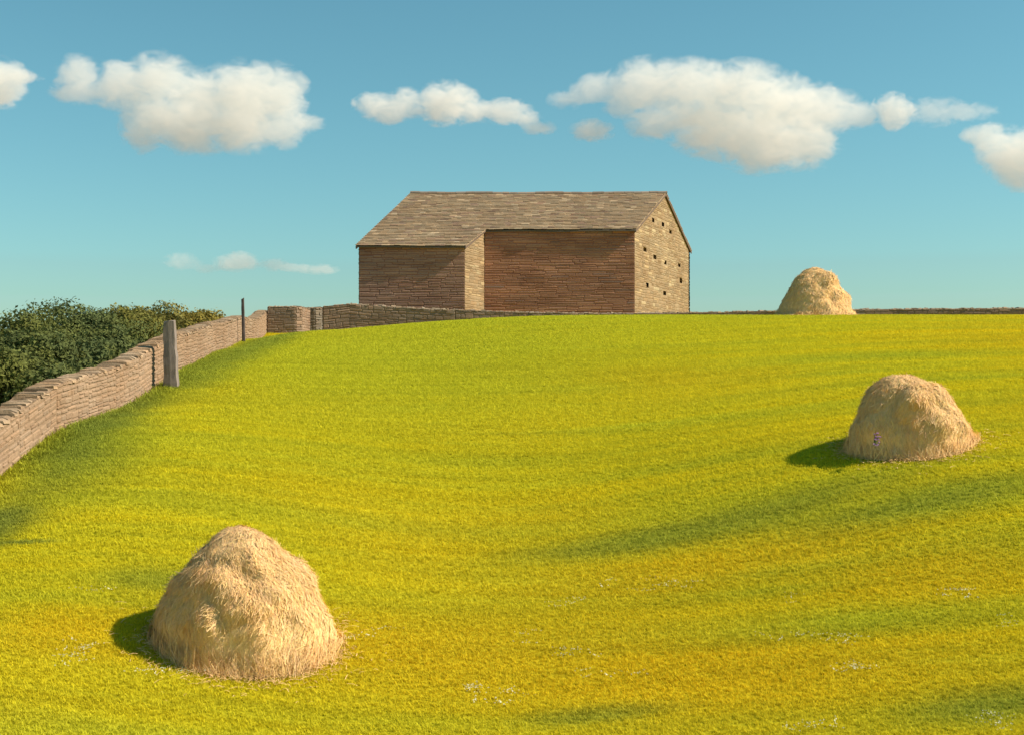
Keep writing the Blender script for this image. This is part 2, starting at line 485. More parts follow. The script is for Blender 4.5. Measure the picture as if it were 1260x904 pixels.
def masonry(mb, p0, p1, zb, ztop, N, hc=(0.10, 0.17), wc=(0.22, 0.48), holes=(), colf=None, proud=0.02, back=0.26, mortar_c=None, hole_r=(0.13, 0.10), skirt=0.22):
    """rubble face from p0 to p1 (2D), local height zb .. ztop(u); holes: (u, z)"""
    O = Vector((p0[0], p0[1], 0)); d = Vector((p1[0] - p0[0], p1[1] - p0[1], 0)); L = d.length
    U = d.normalized(); W = Vector((0, 0, 1)); N = Vector((N[0], N[1], 0)).normalized()
    ztm = max(ztop(L * t / 20) for t in range(21))
    z = zb
    while z < ztm:
        h = random.uniform(*hc); u = random.uniform(-0.2, 0)
        ph = random.uniform(0, 6.28)
        while u < L:
            w = random.uniform(*wc)
            a_, b_ = max(u, 0), min(u + w, L)
            if L - b_ < 0.12: b_ = L
            um = (a_ + b_) / 2
            if b_ - a_ > 0.05 and z + 0.03 < max(ztop(a_), ztop(b_)):
                if not any(abs(um - hu) < hole_r[0] + (b_ - a_) * 0.3 and abs(z + h / 2 - hz) < hole_r[1] for hu, hz in holes):
                    wv = 0.016 * math.sin(um * 2.1 + ph) + 0.010 * math.sin(um * 5.7 + z * 9)
                    za_, zb2 = z + wv + 0.003 + random.uniform(-.010, .010), z + wv + h - 0.003 + random.uniform(-.010, .014)
                    if h > 0.11 and random.random() < 0.22:      # two thin stones in place of one
                        zm = za_ + (zb2 - za_) * random.uniform(.38, .62)
                        stone_geo(mb, O, U, W, N, a_ + 0.005, b_ - 0.005, za_, zm - 0.002, proud * random.uniform(0.3, 1.6), colf(um, z), ztop, skirt)
                        stone_geo(mb, O, U, W, N, a_ + 0.005, b_ - 0.005, zm + 0.002, zb2, proud * random.uniform(0.3, 1.6), colf(um, z), ztop, skirt)
                    else:
                        stone_geo(mb, O, U, W, N, a_ + 0.005, b_ - 0.005, za_, zb2, proud * random.uniform(0.3, 1.6), colf(um, z), ztop, skirt)
            u = b_ if b_ == L else u + w
            if b_ == L: break
        z += h
    # mortar sheet with openings, and the dark back of the wall
    mc = mortar_c or colf(0, 0)
    s = 0.11
    nu = max(2, int(L / s))
    for off, skip in ((-0.012, True), (-back, False)):
        if off == -back and not holes: continue
        V, F = [], []
        for i in range(nu + 1):
            u = L * i / nu
            zt = ztop(u) - 0.015
            nz = int((ztm - zb) / s)
            for j in range(nz + 1):
                zz = min(zb + (ztm - zb) * j / nz, zt)
                V.append(tuple(O + U * u + W * zz + N * off))
        for i in range(nu):
            for j in range(nz):
                uc = L * (i + .5) / nu; zc = zb + (ztm - zb) * (j + .5) / nz
                if zc > ztop(uc) + s: continue
                if skip and any(abs(uc - hu) < hole_r[0] and abs(zc - hz) < hole_r[1] * .8 for hu, hz in holes): continue
                a_ = i * (nz + 1) + j
                F.append((a_, a_ + nz + 1, a_ + nz + 2, a_ + 1))
        mb.add(V, F, mc)

def tint(base, v=0.18, warm=0.06):
    k = 1 + random.uniform(-v, v); w = random.uniform(-warm, warm)
    return (base[0] * k * (1 + w), base[1] * k, base[2] * k * (1 - w))

# ------------------------------------------------------------------ barn
DB = 64.0
dvec = Vector((math.sin(R(20)), math.cos(R(20)), 0))
Bp = Vector((X(781, DB), DB, 0)); Ap = Vector((X(596, DB), DB, 0))
slope = 0.402; z_eave = Zp(281.5, DB)
DEPTH, RIDGE, EXT = 12.6, 6.3, 2.55
def roof_z(v, side=0):
    return z_eave + slope * (v if v <= RIDGE else 2 * RIDGE - v)
Cp = Bp + dvec * DEPTH
Ep = Ap - dvec * EXT
Fp = Vector((X(441.5, Ep.y), Ep.y, 0))
ridge_y = DB + dvec.y * RIDGE
RL = Vector((X(508, ridge_y), ridge_y, 0))
gdir = (RL - Fp) / (RL.y - Fp.y)
Gp = Fp + gdir * (Cp.y - Fp.y)
ZB = 0.9
barn = empty('barn', (2.0, 66.0, 1.3))
tag(barn, 'long stone barn with slate roof and projecting left bay on the hilltop', 'barn')
red = (0.45, 0.222, 0.138); redd = (0.43, 0.24, 0.165); tan = (0.325, 0.225, 0.125)
def c_red(u, z): 
    k = 1.0 + 0.10 * math.sin(z * 5.3 + 1.3 * math.sin(u * .7))
    if random.random() < 0.05: return tint((0.33, 0.195, 0.15), .1)
    return tuple(np.array(tint(red, 0.07, 0.05)) * k)
def c_redd(u, z): return tint(redd, 0.08, 0.05)
def c_tan(u, z): 
    if random.random() < 0.12: return tint((0.46, 0.34, 0.19), .1)
    return tint(tan, 0.12, 0.05)
def wall_part(name, p0, p1, ztop, N, colf, mat, **kw):
    mb = MB(); masonry(mb, p0, p1, ZB, ztop, N, colf=colf, **kw)
    o = mb.build(name, mat, barn, smooth=False)
    return o
def vof(p):   # depth coordinate from the plan position
    return (p.y - DB) / dvec.y
nf = (0, -1)
wall_part('front_wall', Ap, Bp, lambda u: z_eave - 0.05, nf, c_red, m_red, hc=(0.07, 0.14), wc=(0.35, 1.3), proud=0.003, mortar_c=(0.36, 0.15, 0.10))
ngab = (dvec.y, -dvec.x)
def invg(px, py):
    """gable-local (u, z) of a picture position"""
    t = (px - CX) / FPX
    u = (t * DB - Bp.x) / (dvec.x - t * dvec.y)
    return u, (CY - py) / FPX * (DB + u * dvec.y)
gh = [invg(*p) for p in [(804, 271), (816, 276), (825, 286), (794, 307), (806, 316), (819, 323.5), (836, 327), (797, 352), (818, 361), (838, 345)]]
wall_part('gable_wall', Bp, Cp, lambda u: roof_z(u) - 0.05, ngab, c_tan, m_stone, holes=gh, hc=(0.09, 0.2), wc=(0.3, 0.95), proud=0.006, mortar_c=(0.36, 0.255, 0.145), hole_r=(0.30, 0.15))
wall_part('bay_side_wall', Ep, Ap, lambda u: roof_z(u - EXT) - 0.05, ngab, c_tan, m_stone, hc=(0.09, 0.2), wc=(0.3, 0.8), proud=0.006, mortar_c=(0.36, 0.255, 0.145))
wall_part('bay_front_wall', Fp, Ep, lambda u: roof_z(-EXT) - 0.05, nf, c_redd, m_red, hc=(0.08, 0.15), wc=(0.35, 1.1), proud=0.003, mortar_c=(0.31, 0.145, 0.10))
Lg = (Gp - Fp).length
wall_part('gable_wall', Gp, Fp, lambda u: roof_z(-EXT + (1 - u / Lg) * (EXT + DEPTH)) - 0.05, (-gdir.y, gdir.x), c_tan, m_stone, skirt=0.025, hc=(.14, .2), mortar_c=(0.3, 0.23, 0.14))
wall_part('rear_wall', Cp, Gp, lambda u: z_eave - 0.05, (0, 1), c_redd, m_red, hc=(.14, .2), wc=(.3, .6), mortar_c=(0.15, 0.1, 0.07))
# roof: a boarded deck with stone slates laid in courses
mb = MB()
def left_at(v): return Fp + gdir * ((v + EXT) * dvec.y)
def right_at(v): return (Bp if v >= -0.001 else Ap) + dvec * v
OH = 0.16
def roof_pt(p, v, dz=0.0):
    return Vector((p.x, p.y, roof_z(v) + dz))
def deck(v0, v1, l0, l1, r0, r1, t=0.07):
    n = 14
    V = []
    for k in range(n + 1):
        t_ = k / n
        for l_, r_, v_ in ((l0, r0, v0), (l1, r1, v1)):
            p = roof_pt(l_ * (1 - t_) + r_ * t_, v_)
            V.append(tuple(p)); V.append(tuple(p - Vector((0, 0, t))))
    F = [(0, 1, 3, 2), (4 * n, 4 * n + 2, 4 * n + 3, 4 * n + 1)]
    for k in range(n):
        a_, b_ = 4 * k, 4 * k + 4
        F += [(a_, b_, b_ + 2, a_ + 2), (a_ + 1, a_ + 3, b_ + 3, b_ + 1), (a_, a_ + 1, b_ + 1, b_), (a_ + 2, b_ + 2, b_ + 3, a_ + 3)]
    mb.add(V, F, (0.16, 0.12, 0.09))
xo = Vector((0.10, 0, 0))
deck(-EXT - OH, 0.0, left_at(-EXT - OH) - xo, left_at(0) - xo, Ap - dvec * (EXT + OH) + xo, Ap + xo)
deck(-OH, RIDGE, left_at(0) + Vector((0.3, 0, 0)), left_at(RIDGE) - xo, Bp - dvec * OH + xo, Bp + dvec * RIDGE + xo)
deck(0.0, RIDGE, left_at(0) - xo, left_at(RIDGE) - xo, left_at(0) + Vector((0.5, 0, 0)), left_at(RIDGE) + Vector((0.5, 0, 0)), 0.066)
deck(RIDGE, DEPTH + OH, left_at(RIDGE) - xo, left_at(DEPTH + OH) - xo, Bp + dvec * RIDGE + xo, Bp + dvec * (DEPTH + OH) + xo)
def slates(v0, v1, back=False):
    course = 0.235
    n = int(round(abs(v1 - v0) / course)); 
    for r_ in range(n):
        va = v0 + (v1 - v0) * r_ / n; vb = v0 + (v1 - v0) * (r_ + 1.45) / n
        if (not back and vb > RIDGE): vb = RIDGE
        if back and vb < RIDGE: vb = RIDGE
        zlift = 0.05
        vv = max(va, -EXT) if not back else va
        xl = left_at(va).x - 0.12; 
        on_ext = va < -OH
        xr = (Ap + dvec * va).x + 0.12 if on_ext else (Bp + dvec * va).x + 0.12
        y_a = DB + dvec.y * va; y_b = DB + dvec.y * vb
        dxl = gdir.x * (y_b - y_a); dxr = dvec.x / dvec.y * (y_b - y_a)
        x = xl + random.uniform(-0.2, 0)
        rowk = random.uniform(0.9, 1.1)
        while x < xr:
            w = random.uniform(0.22, 0.46)
            a_, b_ = max(x, xl), min(x + w, xr)
            if b_ - a_ > 0.04:
                def sh(xx):
                    t = (xx - xl) / (xr - xl); return xx + dxl * (1 - t) + dxr * t
                j = random.uniform(-0.025, 0.02); lift = random.uniform(0, 0.014); th = random.uniform(0.022, 0.038)
                ya = y_a + (j if not back else -j)
                za = roof_z(va + (j if not back else -j) / dvec.y) + zlift + lift + 0.012; zb_ = roof_z(vb) + 0.012 + lift * .3
                g = 0.006
                rr = random.random()
                base = (0.35, 0.245, 0.145) if rr < 0.82 else ((0.31, 0.20, 0.13) if rr < 0.93 else (0.50, 0.36, 0.22))
                c = np.array(tint(base, 0.10, 0.05)) * rowk
                V = [(a_ + g, ya + random.uniform(-.01, .01), za), (b_ - g, ya + random.uniform(-.01, .01), za), (sh(b_) - g, y_b, zb_), (sh(a_) + g, y_b, zb_)]
                V += [(p[0], p[1], p[2] - th) for p in V]
                F = [(0, 1, 2, 3), (7, 6, 5, 4), (0, 4, 5, 1), (1, 5, 6, 2), (2, 6, 7, 3), (3, 7, 4, 0)]
                ce = np.tile(c, (8, 1))
                mb.add(V, F, ce)
            x += w
slates(-EXT - OH - 0.03, RIDGE)
slates(DEPTH + OH + 0.03, RIDGE, True)
def sag(V):
    V = np.array(V, float); xa, xb = RL.x - 1.5, right_at(RIDGE).x
    t = np.clip((V[:, 0] - xa) / (xb - xa), 0, 1)
    V[:, 2] += -0.035 * np.sin(np.pi * t) + 0.012 * np.sin(V[:, 0] * 1.7 + V[:, 1] * .6) * np.sin(np.pi * t)
    return V
mb.V = [sag(v) for v in mb.V]
roof = mb.build('roof', m_slate, barn, smooth=False)
mb = MB()
x = left_at(RIDGE).x - 0.14; xe = (Bp + dvec * RIDGE).x + 0.14
yr = DB + dvec.y * RIDGE; zr = roof_z(RIDGE)
while x < xe:
    w = min(random.uniform(0.4, 0.6), xe - x); j = random.uniform(-.012, .012)
    pr = [(-0.19, -0.015), (-0.17, 0.03), (0, 0.105), (0.17, 0.03), (0.19, -0.015)]
    V = [(xx, yr + p[0], zr + p[1] + j) for xx in (x + .005, x + w - .005) for p in pr]
    F = [(i, i + 1, i + 6, i + 5) for i in range(4)] + [(4, 3, 2, 1, 0), (5, 6, 7, 8, 9), (0, 5, 9, 4)]
    mb.add(V, F, tint((0.25, 0.19, 0.14), .15)); x += w
mb.V = [sag(v) for v in mb.V]
mb.build('ridge', m_slate, roof, smooth=False)
# verge boards under the right and left ends of the roof
def bar(p, q, w, h):
    mb = MB()
    p, q = Vector(p), Vector(q); d = (q - p).normalized(); s = d.cross(Vector((0, 0, 1))).normalized() * w / 2; u = Vector((0, 0, h / 2))
    V = [tuple(a + s * i + u * j) for a in (p, q) for i, j in ((-1, -1), (1, -1), (1, 1), (-1, 1))]
    mb.add(V, [(0, 1, 2, 3), (7, 6, 5, 4), (0, 4, 5, 1), (1, 5, 6, 2), (2, 6, 7, 3), (3, 7, 4, 0)], (0.16, 0.11, 0.08))
    mb.build('verge_board', m_slate, roof, smooth=False)
e = Vector((0.075, 0, 0))
for v0, v1 in ((-OH, RIDGE), (RIDGE, DEPTH + OH)):
    bar(roof_pt(Bp + dvec * v0 + e, v0, -0.09), roof_pt(Bp + dvec * v1 + e, v1, -0.09), 0.05, 0.10)
for v0, v1 in ((-EXT - OH, RIDGE), (RIDGE, DEPTH + OH)):
    bar(roof_pt(left_at(v0) - e, v0, -0.09), roof_pt(left_at(v1) - e, v1, -0.09), 0.05, 0.10)
bar(roof_pt(Ap - dvec * (EXT + OH) + e, -EXT - OH, -0.09), roof_pt(Ap - dvec * 0.05 + e, -0.05, -0.09), 0.05, 0.10)

# ------------------------------------------------------------------ dry stone walls
def field_wall(name, label, path, top_h, thick, side, colf, mat, mortar_c, cap_c, hc=(0.07, 0.19), wc=(0.2, 0.62), holes_n=0, cap_v=0.25, sink=0.25, topz=None, ends=(False, False)):
    """side: +1 when the visible face is to the right of the walking direction"""
    pts = [Vector((p[0], p[1], 0)) for p in path]
    root = empty(name, (pts[0].x, pts[0].y, gz(pts[0].x, pts[0].y)))
    mb = MB(); cap = MB()
    n = len(pts)
    for i in range(n - 1):
        a_, b_ = pts[i], pts[i + 1]
        L = (b_ - a_).length; d = (b_ - a_) / L
        N = Vector((d.y, -d.x, 0)) * side
        za, zb_ = gz(a_.x, a_.y), gz(b_.x, b_.y)
        ta = za + top_h(a_.y) if topz is None else topz(a_.x); tb = zb_ + top_h(b_.y) if topz is None else topz(b_.x)
        # masonry works on a level wall, then the piece is sheared to the slope of the hill
        tmp = MB()
        hh = top_h(a_.y) if topz is None else min(ta - za, tb - zb_) 
        holes = [(random.uniform(0.3, L - 0.3), random.uniform(0.3, 0.85) * hh) for _ in range(int(L * holes_n))] if L > 1 else []
        for sd in (1, -1):
            Nn = N * sd; o_ = N * (thick / 2) * sd
            masonry(tmp, a_ + o_, b_ + o_, -sink, lambda u: hh, (Nn.x, Nn.y), hc=hc, wc=wc, holes=holes if sd == 1 else (), colf=colf, proud=0.007, mortar_c=mortar_c, back=0.16, hole_r=(0.09, 0.06))
        V = np.vstack(tmp.V); 
        t = ((V[:, 0] - a_.x) * d.x + (V[:, 1] - a_.y) * d.y) / L
        V[:, 2] += (ta - hh) * (1 - t) + (tb - hh) * t
        mb.V.append(V); mb.C.append(np.vstack(tmp.C)); mb.F.extend([tuple(k + mb.n for k in f) for f in tmp.F]); mb.n += len(V)
        # a stone corner where the wall turns sharply
        if i < n - 2:
            d2 = (pts[i + 2] - b_).normalized(); N2 = Vector((d2.y, -d2.x, 0)) * side
            if d.angle(d2) > 0.4:
                masonry(mb, b_ + N * thick / 2, b_ + N2 * thick / 2, zb_ - sink, lambda u: tb, tuple((N + N2)[:2]), hc=hc, wc=(0.3, 0.4), colf=colf, proud=0.02, mortar_c=mortar_c)
        # end faces
        for flag, P, D_, zt, zg in ((ends[0] and i == 0, a_, -d, ta, za), (ends[1] and i == n - 2, b_, d, tb, zb_)):
            if flag:
                masonry(mb, P - N * thick / 2, P + N * thick / 2, zg - sink, lambda u: zt, (D_.x, D_.y), hc=hc, wc=(0.2, 0.35), colf=ends[2], proud=0.02, mortar_c=ends[2](0, 0))
        # coping: irregular top stones
        u = 0.0
        while u < L - 0.05:
            w = min(random.uniform(0.10, 0.26), L - u)
            hcap = random.uniform(0.05, 0.10); tt = (u + w / 2) / L
            z0 = ta * (1 - tt) + tb * tt - 0.05
            c0 = a_ + d * (u + w / 2)
            cc = tint(cap_c, cap_v, 0.06)
            V = []
            hw = thick / 2 * random.uniform(0.85, 1.12)
            for (su, sn, sz) in [(-1, -1, 0), (1, -1, 0), (1, 1, 0), (-1, 1, 0), (-.98, -.95, .6), (.98, -.95, .6), (.98, .95, .6), (-.98, .95, .6), (-.7, -.55, 1), (.7, -.55, 1), (.7, .55, 1), (-.7, .55, 1)]:
                p = c0 + d * su * (w / 2) * 0.99 + N * sn * hw
                V.append((p.x + random.uniform(-.01, .01), p.y + random.uniform(-.01, .01), z0 + hcap * sz + (random.uniform(-.02, .02) if sz else 0)))
            F = []
            for r_ in (0, 4):
                for k in range(4): F.append((r_ + k, r_ + (k + 1) % 4, r_ + 4 + (k + 1) % 4, r_ + 4 + k))
            F += [(8, 9, 10, 11), (3, 2, 1, 0)]
            cap.add(V, F, cc)
            u += w
    mb.build('wall_face', mat, root, smooth=False)
    cap.build('coping', mat, root, smooth=False)
    tag(root, label, 'stone wall')
    return root

tanw = (0.33, 0.22, 0.138)
def c_tw(u, z): return tint(tanw, 0.09, 0.04)
# the left wall: resample the path smoothly
def smooth_path(p, step):
    p = np.array(p); s = np.concatenate([[0], np.cumsum(np.hypot(*np.diff(p, axis=0).T))])
    ss = np.linspace(0, s[-1], max(2, int(s[-1] / step)))
    q = np.stack([np.interp(ss, s, p[:, 0]), np.interp(ss, s, p[:, 1])], -1)
    for _ in range(10): q[1:-1] = (q[:-2] + 2 * q[1:-1] + q[2:]) / 4
    return q
T1 = 0.5
lp = smooth_path([(x - T1 / 2, y) for x, y in wall_path], 1.6)
field_wall('stone_wall', 'tan sunlit dry stone wall running downhill along the left edge of the meadow', lp, lambda y: float(np.interp(y, [20, 35, 58], [1.0, 1.0, 1.1])), T1, -1, c_tw, m_stone, (0.32, 0.215, 0.135), (0.36, 0.25, 0.155), holes_n=0.35, hc=(0.05, 0.14), wc=(0.14, 0.45))

brn = (0.30, 0.205, 0.140); gry = (0.25, 0.205, 0.155)
def c_b(u, z): return tint(brn, 0.14, 0.05)
def c_g(u, z): return tint(gry, 0.12, 0.05)
def c_end(u, z): return tint((0.37, 0.285, 0.18), .1)
TB = 0.5
def topline(x):
    # picture height of the coping of the hilltop wall, along x at about 59.5 m
    px = x / 59.5 * FPX + CX
    y = np.interp(px, [380, 397, 425, 450, 500, 560, 620, 680, 760, 860, 950, 1050, 1260, 1500], [376, 375.5, 371.5, 373.5, 376.5, 379.5, 381.5, 383, 383.5, 382.5, 380.5, 378.5, 377, 377])
    return Zp(y, 59.5) - 0.07
cpth = [(X(p, d), d) for p, d in ((397, 59.3), (430, 59.4), (500, 59.5), (560, 59.5), (620, 59.6), (700, 59.7), (780, 59.8), (860, 59.8), (950, 59.8), (1050, 59.8), (1160, 59.8), (1270, 59.8), (1500, 59.8))]
field_wall('stone_wall', 'long low brown dry stone wall along the hilltop passing in front of the barn', [(p[0], p[1] + TB / 2) for p in cpth], 1.1, TB, 1, c_b, m_stone, (0.26, 0.18, 0.125), (0.33, 0.245, 0.165), topz=topline, ends=(True, False, c_end))
# the two stepped short lengths at the corner, each closer to us than the next
def short_wall(label, pts_, tz, colf, mc):
    return field_wall('stone_wall', label, [(X(p, d), d + 0.25) for p, d in pts_], 1.1, 0.5, 1, colf, m_stone, mc, (0.36, 0.265, 0.175), topz=lambda x: tz)
short_wall('short shaded brown wall length nearest the corner of the tan field wall', [(329, 56.9), (364, 56.9), (374, 58.6)], Zp(377.5, 56.9), c_b, (0.26, 0.18, 0.125))
short_wall('narrow grey brown wall stub set back in the gap beside the hilltop wall', [(372, 58.9), (388, 58.9), (397.5, 60.6)], Zp(378.5, 58.9), c_g, (0.21, 0.17, 0.13))

# ------------------------------------------------------------------ posts
m_wood = vertcol_mat('weathered_wood', 30, 0.012, (0.7, 0.7, 0.72), 3.0, 0.6, (1, 1, 0.12))
def post(name, label, px, d, ybase, ytop, w, dpt, lean, c, nseg=9):
    x, y = X(px, d), d
    zg = gz(x, y); H = Zp(ytop, d) - zg
    V, F = [], []
    prof = [(-.5, -.5), (0, -.56), (.5, -.5), (.56, 0), (.5, .5), (0, .56), (-.5, .5), (-.56, 0)]
    k = len(prof)
    for i in range(nseg + 1):
        t = i / nseg
        z = -0.3 + (H + 0.3) * t
        ww = w * (1.08 - 0.22 * t) * (1 + 0.06 * math.sin(i * 2.3 + px)); dd = dpt * (1.08 - 0.2 * t)
        for (u, v) in prof:
            jit = 0.03 * w
            V.append((x + lean * max(z, 0) + u * ww + random.uniform(-jit, jit), y + v * dd + random.uniform(-jit, jit), zg + z + (random.uniform(-.03, .03) if i == nseg else 0) + (0.04 * u if i == nseg else 0)))
    for i in range(nseg):
        for j in range(k):
            F.append((i * k + j, i * k + (j + 1) % k, (i + 1) * k + (j + 1) % k, (i + 1) * k + j))
    F.append(tuple(range(nseg * k, nseg * k + k)))
    o = mesh_obj(name, V, F, m_wood, None, np.tile(c, (len(V), 1)), False, loc=(x, y, zg))
    tag(o, label, 'post')
    return o
post('fence_post', 'thick grey weathered wooden post standing against the tan wall', 211, 30.9, 470, 396, 0.30, 0.22, -0.03, (0.27, 0.215, 0.18))
post('fence_post', 'thin dark crooked wooden post farther up the tan wall', 300, 44.6, 425, 368, 0.10, 0.09, -0.025, (0.13, 0.10, 0.085), 12)

# ------------------------------------------------------------------ haystacks
m_hay, nt, b, out = new_mat('hay')
a = nd(nt, 'ShaderNodeAttribute', attribute_name='Col').outputs['Color']
pos = nd(nt, 'ShaderNodeNewGeometry').outputs['Position']
hz = noise_n(nt, mapping(nt, pos, scale=(1, 1, 0.4)), 26, 7, 0.7, 0.8)
hb = noise_n(nt, pos, 2.2, 4, 0.6)
c = mixc(nt, 0.7, a, mixc(nt, 1.0, a, ramp(nt, hz, [(0.28, 0.68), (0.5, 1.0), (0.75, 1.2)]), 'MULTIPLY'))
c = mixc(nt, ramp(nt, hb, [(0.45, 0.0), (0.7, 0.6)]), c, mixc(nt, 1.0, c, (0.95, 0.82, 0.72), 'MULTIPLY'))
nt.links.new(c, b.inputs['Base Color'])
bump(nt, b, hz, 0.8, 0.03)

def haystack(label, px, d, m_per_px, ybase, prof, lumps, n_straw, seed, straw_w, h_top, ridges=()):
    """prof: (height_m, left half-width, right half-width) from the stack's axis"""
    rnd = random.Random(seed)
    x0, y0 = X(px, d), d
    zg = gz(x0, y0)
    root = empty('haystack', (x0, y0, zg))
    prof = np.array(prof)
    H = h_top
    NT, NH = 96, 64
    def surf(th, t):
        # t 0..1 from the foot to the top along the height
        h = H * (1 - (1 - t) ** 1.25) if t < 1 else H
        l = np.interp(h, prof[:, 0], prof[:, 1]); r_ = np.interp(h, prof[:, 0], prof[:, 2])
        c = math.cos(th)
        rad = (l + r_) / 2 + (r_ - l) / 2 * c
        p = Vector((math.cos(th) * rad, math.sin(th) * rad * 0.90, h))
        nrm = Vector((math.cos(th), math.sin(th), 0.45)).normalized()
        q = p * 1.0 + Vector((seed * 7.1, 0, 0))
        dsp = 0.065 * mnoise.noise(q * 1.6) + 0.030 * mnoise.noise(q * 3.4) + 0.028 * mnoise.noise(q * 9.0) + 0.012 * mnoise.noise(q * 22)
        # slumped swathes: ledges running round and down
        ph = h * 5.2 + 1.1 * math.sin(th * 2 + seed) + 1.6 * mnoise.noise(q * 1.3)
        dsp += 0.026 * (abs(math.sin(ph)) ** 0.6 - 0.6)
        for (lth, lh, lr, amp) in lumps:
            dth = math.atan2(math.sin(th - lth), math.cos(th - lth)) * max(rad, 0.2)
            dh = (h - lh) * (1.0 if h > lh or amp < 0 else 2.2)      # swathes hang over on their lower side
            r2 = (dth * dth + dh * dh) / (lr * lr)
            dsp += amp * math.exp(-r2)
        for (a0, a1, fr, wd, amp) in ridges:
            dth = math.atan2(math.sin(th - (a0 + a1 * math.sin(h * fr + seed))), math.cos(th - (a0 + a1 * math.sin(h * fr + seed)))) * max(rad, .2)
            dsp += amp * math.exp(-(dth / wd) ** 2) * min(1, h / (0.25 * H))
        k = min(1.0, rad / 0.45) * (1.0 if h < H * .85 else 0.5)
        return p + nrm * dsp * k
    V, F = [], []
    for i in range(NH):
        t = i / NH
        for j in range(NT):
            p = surf(2 * math.pi * j / NT, t)
            zl = gz(x0 + p.x, y0 + p.y) if i == 0 else None
            if i == 0: p.z = zl - zg - 0.06
            elif i < 10:
                gl = float(gl0[j]) if False else GL[j]
                p.z += (gl) * (1 - i / 10)
            V.append((x0 + p.x, y0 + p.y, zg + p.z))
        if i == 0:
            GL = [V[j][2] - zg for j in range(NT)]
    V.append((x0 + (prof[-1, 2] - prof[-1, 1]) / 2, y0, zg + H))
    for i in range(NH - 1):
        for j in range(NT):
            F.append((i * NT + j, i * NT + (j + 1) % NT, (i + 1) * NT + (j + 1) % NT, (i + 1) * NT + j))
    top = len(V) - 1
    for j in range(NT): F.append(((NH - 1) * NT + j, (NH - 1) * NT + (j + 1) % NT, top))
    base = np.array((0.95, 0.62, 0.27))
    cols = np.array([base * (1 + 0.10 * mnoise.noise(Vector(v) * 3.0)) for v in V])
    body = mesh_obj('hay_mound', V, F, m_hay, root, cols, True)
    # straws lying on the mound
    VV = np.array(V); 
    SV, SF, SC = [], [], []
    for k in range(n_straw):
        fringe = k < n_straw * 0.12
        t = rnd.uniform(0, 0.06) if fringe else rnd.random() ** 0.9 * 0.97
        i = min(NH - 2, int(t * NH)); j = rnd.randrange(NT)
        fi, fj = rnd.random(), rnd.random()
        a_ = Vector(V[i * NT + j]); b_ = Vector(V[i * NT + (j + 1) % NT]); c_ = Vector(V[(i + 1) * NT + j]); d_ = Vector(V[(i + 1) * NT + (j + 1) % NT])
        p = (a_ * (1 - fj) + b_ * fj) * (1 - fi) + (c_ * (1 - fj) + d_ * fj) * fi
        du = (b_ - a_); dn = (a_ - c_)
        if du.length < 1e-5 or dn.length < 1e-5: continue
        n_ = dn.cross(du).normalized()
        ctr = Vector((x0, y0, p.z))
        if n_.dot(p - ctr) < 0: n_ = -n_
        down = dn.normalized(); side = du.normalized()
        ang = rnd.gauss(0.45 * math.sin(p.z * 5 + seed + p.x * 2), 0.5)
        dirv = (down * math.cos(ang) + side * math.sin(ang)).normalized()
        L = rnd.uniform(0.08, 0.30) * (1.3 if d > 40 else 1)
        w = straw_w * rnd.uniform(0.6, 1.3)
        wv = dirv.cross(n_).normalized() * w
        lift = rnd.uniform(0.0, 0.016) if rnd.random() < 0.92 else rnd.uniform(0.02, 0.06)
        if fringe:
            p = p + Vector((n_.x, n_.y, 0)) * rnd.uniform(0, 0.10); 
            p.z = max(p.z, gz(p.x, p.y) + 0.015) if rnd.random() < .1 else p.z + rnd.uniform(0, .03)
        n0 = len(SV)
        for s_, bend in ((-.5, -0.012), (0, 0.012), (.5, -0.012 + lift)):
            q = p + dirv * L * s_ + n_ * (0.003 + bend * .6 + (lift * .3))
            SV.append(tuple(q - wv)); SV.append(tuple(q + wv))
        SF += [(n0, n0 + 1, n0 + 3, n0 + 2), (n0 + 2, n0 + 3, n0 + 5, n0 + 4)]
        cc = base * rnd.uniform(0.82, 1.08) * np.array((1, rnd.uniform(.94, 1.05), rnd.uniform(.85, 1.2)))
        SC += [cc] * 6
    # straws shed on the turf round the foot
    for k in range(n_straw // 9):
        j = rnd.randrange(NT); a_ = Vector(V[j]); o_ = Vector((a_.x - x0, a_.y - y0, 0)).normalized()
        p = a_ + o_ * (rnd.expovariate(1 / 0.13) - 0.03)
        p.z = gz(p.x, p.y) + rnd.uniform(0.015, 0.055)
        an = rnd.uniform(0, 2 * math.pi); dirv = Vector((math.cos(an), math.sin(an), rnd.uniform(-.15, .15))); L = rnd.uniform(0.05, 0.18)
        wv = Vector((-math.sin(an), math.cos(an), rnd.uniform(-.5, .5))) * straw_w
        n0 = len(SV)
        for s_, bz in ((-.5, 0), (0, .01), (.5, 0)):
            q = p + dirv * L * s_ + Vector((0, 0, bz)); SV.append(tuple(q - wv)); SV.append(tuple(q + wv))
        SF += [(n0, n0 + 1, n0 + 3, n0 + 2), (n0 + 2, n0 + 3, n0 + 5, n0 + 4)]
        SC += [base * rnd.uniform(0.8, 1.05)] * 6
    mesh_obj('loose_straw', SV, np.array(SF), m_hay, root, np.array(SC), False)
    tag(root, label, 'haystack', 'haystacks in the meadow')
    return root

pi = math.pi
